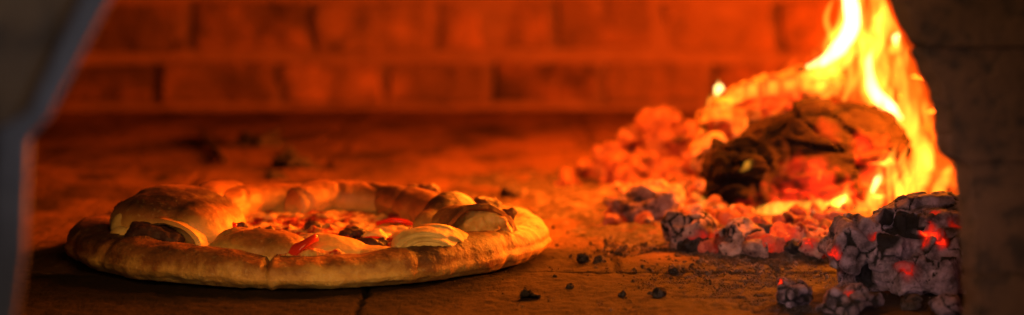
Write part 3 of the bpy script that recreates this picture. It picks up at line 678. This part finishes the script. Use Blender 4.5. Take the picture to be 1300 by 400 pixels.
# yellow tongues
tongue([(1012,96,4,T),(1030,90,10,T),(1060,78,15,T),(1078,50,20,T),(1082,10,18,T),(1076,-40,12,T),(1078,-90,2,T)], m_fl_mid, fire, .8, seed=4)
tongue([(1155,170,6,T),(1130,140,16,T),(1108,110,16,T),(1105,70,14,T),(1118,30,14,T),(1112,-10,10,T),(1100,-60,2,T)], m_fl_mid, fire, .8, seed=5)
tongue([(1090,215,14,T-.03),(1110,190,20,T-.03),(1145,160,18,T-.03),(1150,120,13,T-.03),(1135,85,10,T-.03),(1138,50,8,T),(1128,10,2,T)], m_fl_mid, fire, .8, seed=6)
tongue([(1175,235,10,T),(1172,200,13,T),(1160,165,14,T),(1140,120,10,T),(1146,80,7,T),(1150,50,2,T)], m_fl_mid, fire, .8, seed=7)
tongue([(1205,250,8,T),(1200,225,8,T),(1216,208,5,T),(1217,200,1,T)], m_fl_mid, fire, .8, seed=8)
tongue([(1095,270,9,1.42),(1104,240,11,1.42),(1118,210,7,1.42),(1125,185,1,1.42)], m_fl_mid, fire, .5, seed=9)
tongue([(1058,290,6,1.38),(1066,262,6,1.38),(1076,240,4,1.38),(1084,225,1,1.38)], m_fl_mid, fire, .8, seed=10)
tongue([(1190,262,10,1.5),(1196,235,8,1.5),(1206,215,4,1.5),(1214,205,1,1.5)], m_fl_mid, fire, .8, seed=20)
rw = random.Random(5)
for q in range(26):                  # thin wisps
    u0 = rw.uniform(1040, 1190); v0 = rw.uniform(120, 250) if u0 > 1110 else rw.uniform(90, 130); h_ = rw.uniform(60, 130); w_ = rw.uniform(3, 7)
    lean = (1100-u0)*.35; sw = rw.uniform(-14, 14); d_ = T+rw.uniform(-.05,.05)
    tongue([(u0, v0, w_*.5, d_), (u0+lean*.3+sw, v0-h_*.35, w_, d_), (u0+lean*.6-sw*.6, v0-h_*.7, w_*.7, d_), (u0+lean+sw*.3, v0-h_, .6, d_)], m_fl_mid, fire, .9, seed=50+q)
for q in range(9):                   # short licks in front of the log
    u0 = rw.choice((960, 1000, 1045, 1075, 1100, 1125, 1150, 1165)) + rw.uniform(-12, 12); v0 = rw.uniform(262, 288); h_ = rw.uniform(50, 105); w_ = rw.uniform(6, 11); sw = rw.uniform(-10, 10); d_ = rw.uniform(1.38, 1.40)
    tongue([(u0, v0, w_*.5, d_), (u0+sw, v0-h_*.35, w_, d_), (u0-sw*.5+5, v0-h_*.7, w_*.7, d_), (u0+10, v0-h_, .5, d_)], m_fl_mid, fire, .9, seed=90+q)
# white hot cores
tongue([(1024,85,3,T),(1048,76,7,T),(1068,58,10,T),(1080,30,11,T),(1078,-5,10,T),(1074,-50,2,T)], m_fl_core, fire, .9, seed=11)
tongue([(1146,152,3,T),(1128,136,9,T),(1108,112,8,T),(1102,80,5,T),(1108,60,1,T)], m_fl_core, fire, .9, seed=12)
tongue([(1138,58,2,T),(1138,48,5,T),(1143,40,1,T)], m_fl_core, fire, .9, seed=13)
tongue([(1108,245,3,1.42),(1114,230,5,1.42),(1120,218,1,1.42)], m_fl_core, fire, .9, seed=14)
tongue([(1060,280,2,1.38),(1068,262,3,1.38),(1074,246,1,1.38)], m_fl_core, fire, .9, seed=21)
# flames creeping over the logs
tongue([(905,145,6,1.55),(940,120,8,1.55),(985,112,10,1.55),(1030,110,9,1.55),(1060,120,5,1.55)], m_fl_mid, fire, .5, seed=15)
tongue([(880,246,4,1.40),(905,262,7,1.40),(950,274,9,1.40),(1000,272,9,1.40),(1050,268,6,1.40)], m_fl_mid, fire, .4, seed=16)
tongue([(950,272,6,1.38),(1000,266,11,1.38),(1060,262,10,1.38),(1100,268,4,1.38)], m_fl_mid, fire, .8, seed=77)
tongue([(990,262,9,1.40),(975,238,11,1.40),(990,215,12,1.40),(998,190,6,1.40),(985,165,1,1.40)], m_fl_body, fire, .9, seed=17)
tongue([(940,246,4,1.39),(965,238,11,1.38),(990,226,6,1.39),(1005,210,2,1.39)], m_fl_body, fire, .6, seed=18)
tongue([(940,218,2,1.385),(950,210,6,1.385),(955,202,2,1.385)], m_fl_mid, fire, .8, seed=19)
fl = empty('small_flame', P(908, 140, 1.62))
tag(fl, 'tiny bright flame tip left of the fire, above the ash coated log', 'flame')
tongue([(904,140,8,1.62),(908,125,9,1.62),(912,108,5,1.62),(911,98,1,1.62)], m_fl_mid, fl, .9, seed=30)
tongue([(909,120,3,1.62),(912,112,6,1.62),(912,104,1,1.62)], m_fl_core, fl, .9, seed=31)
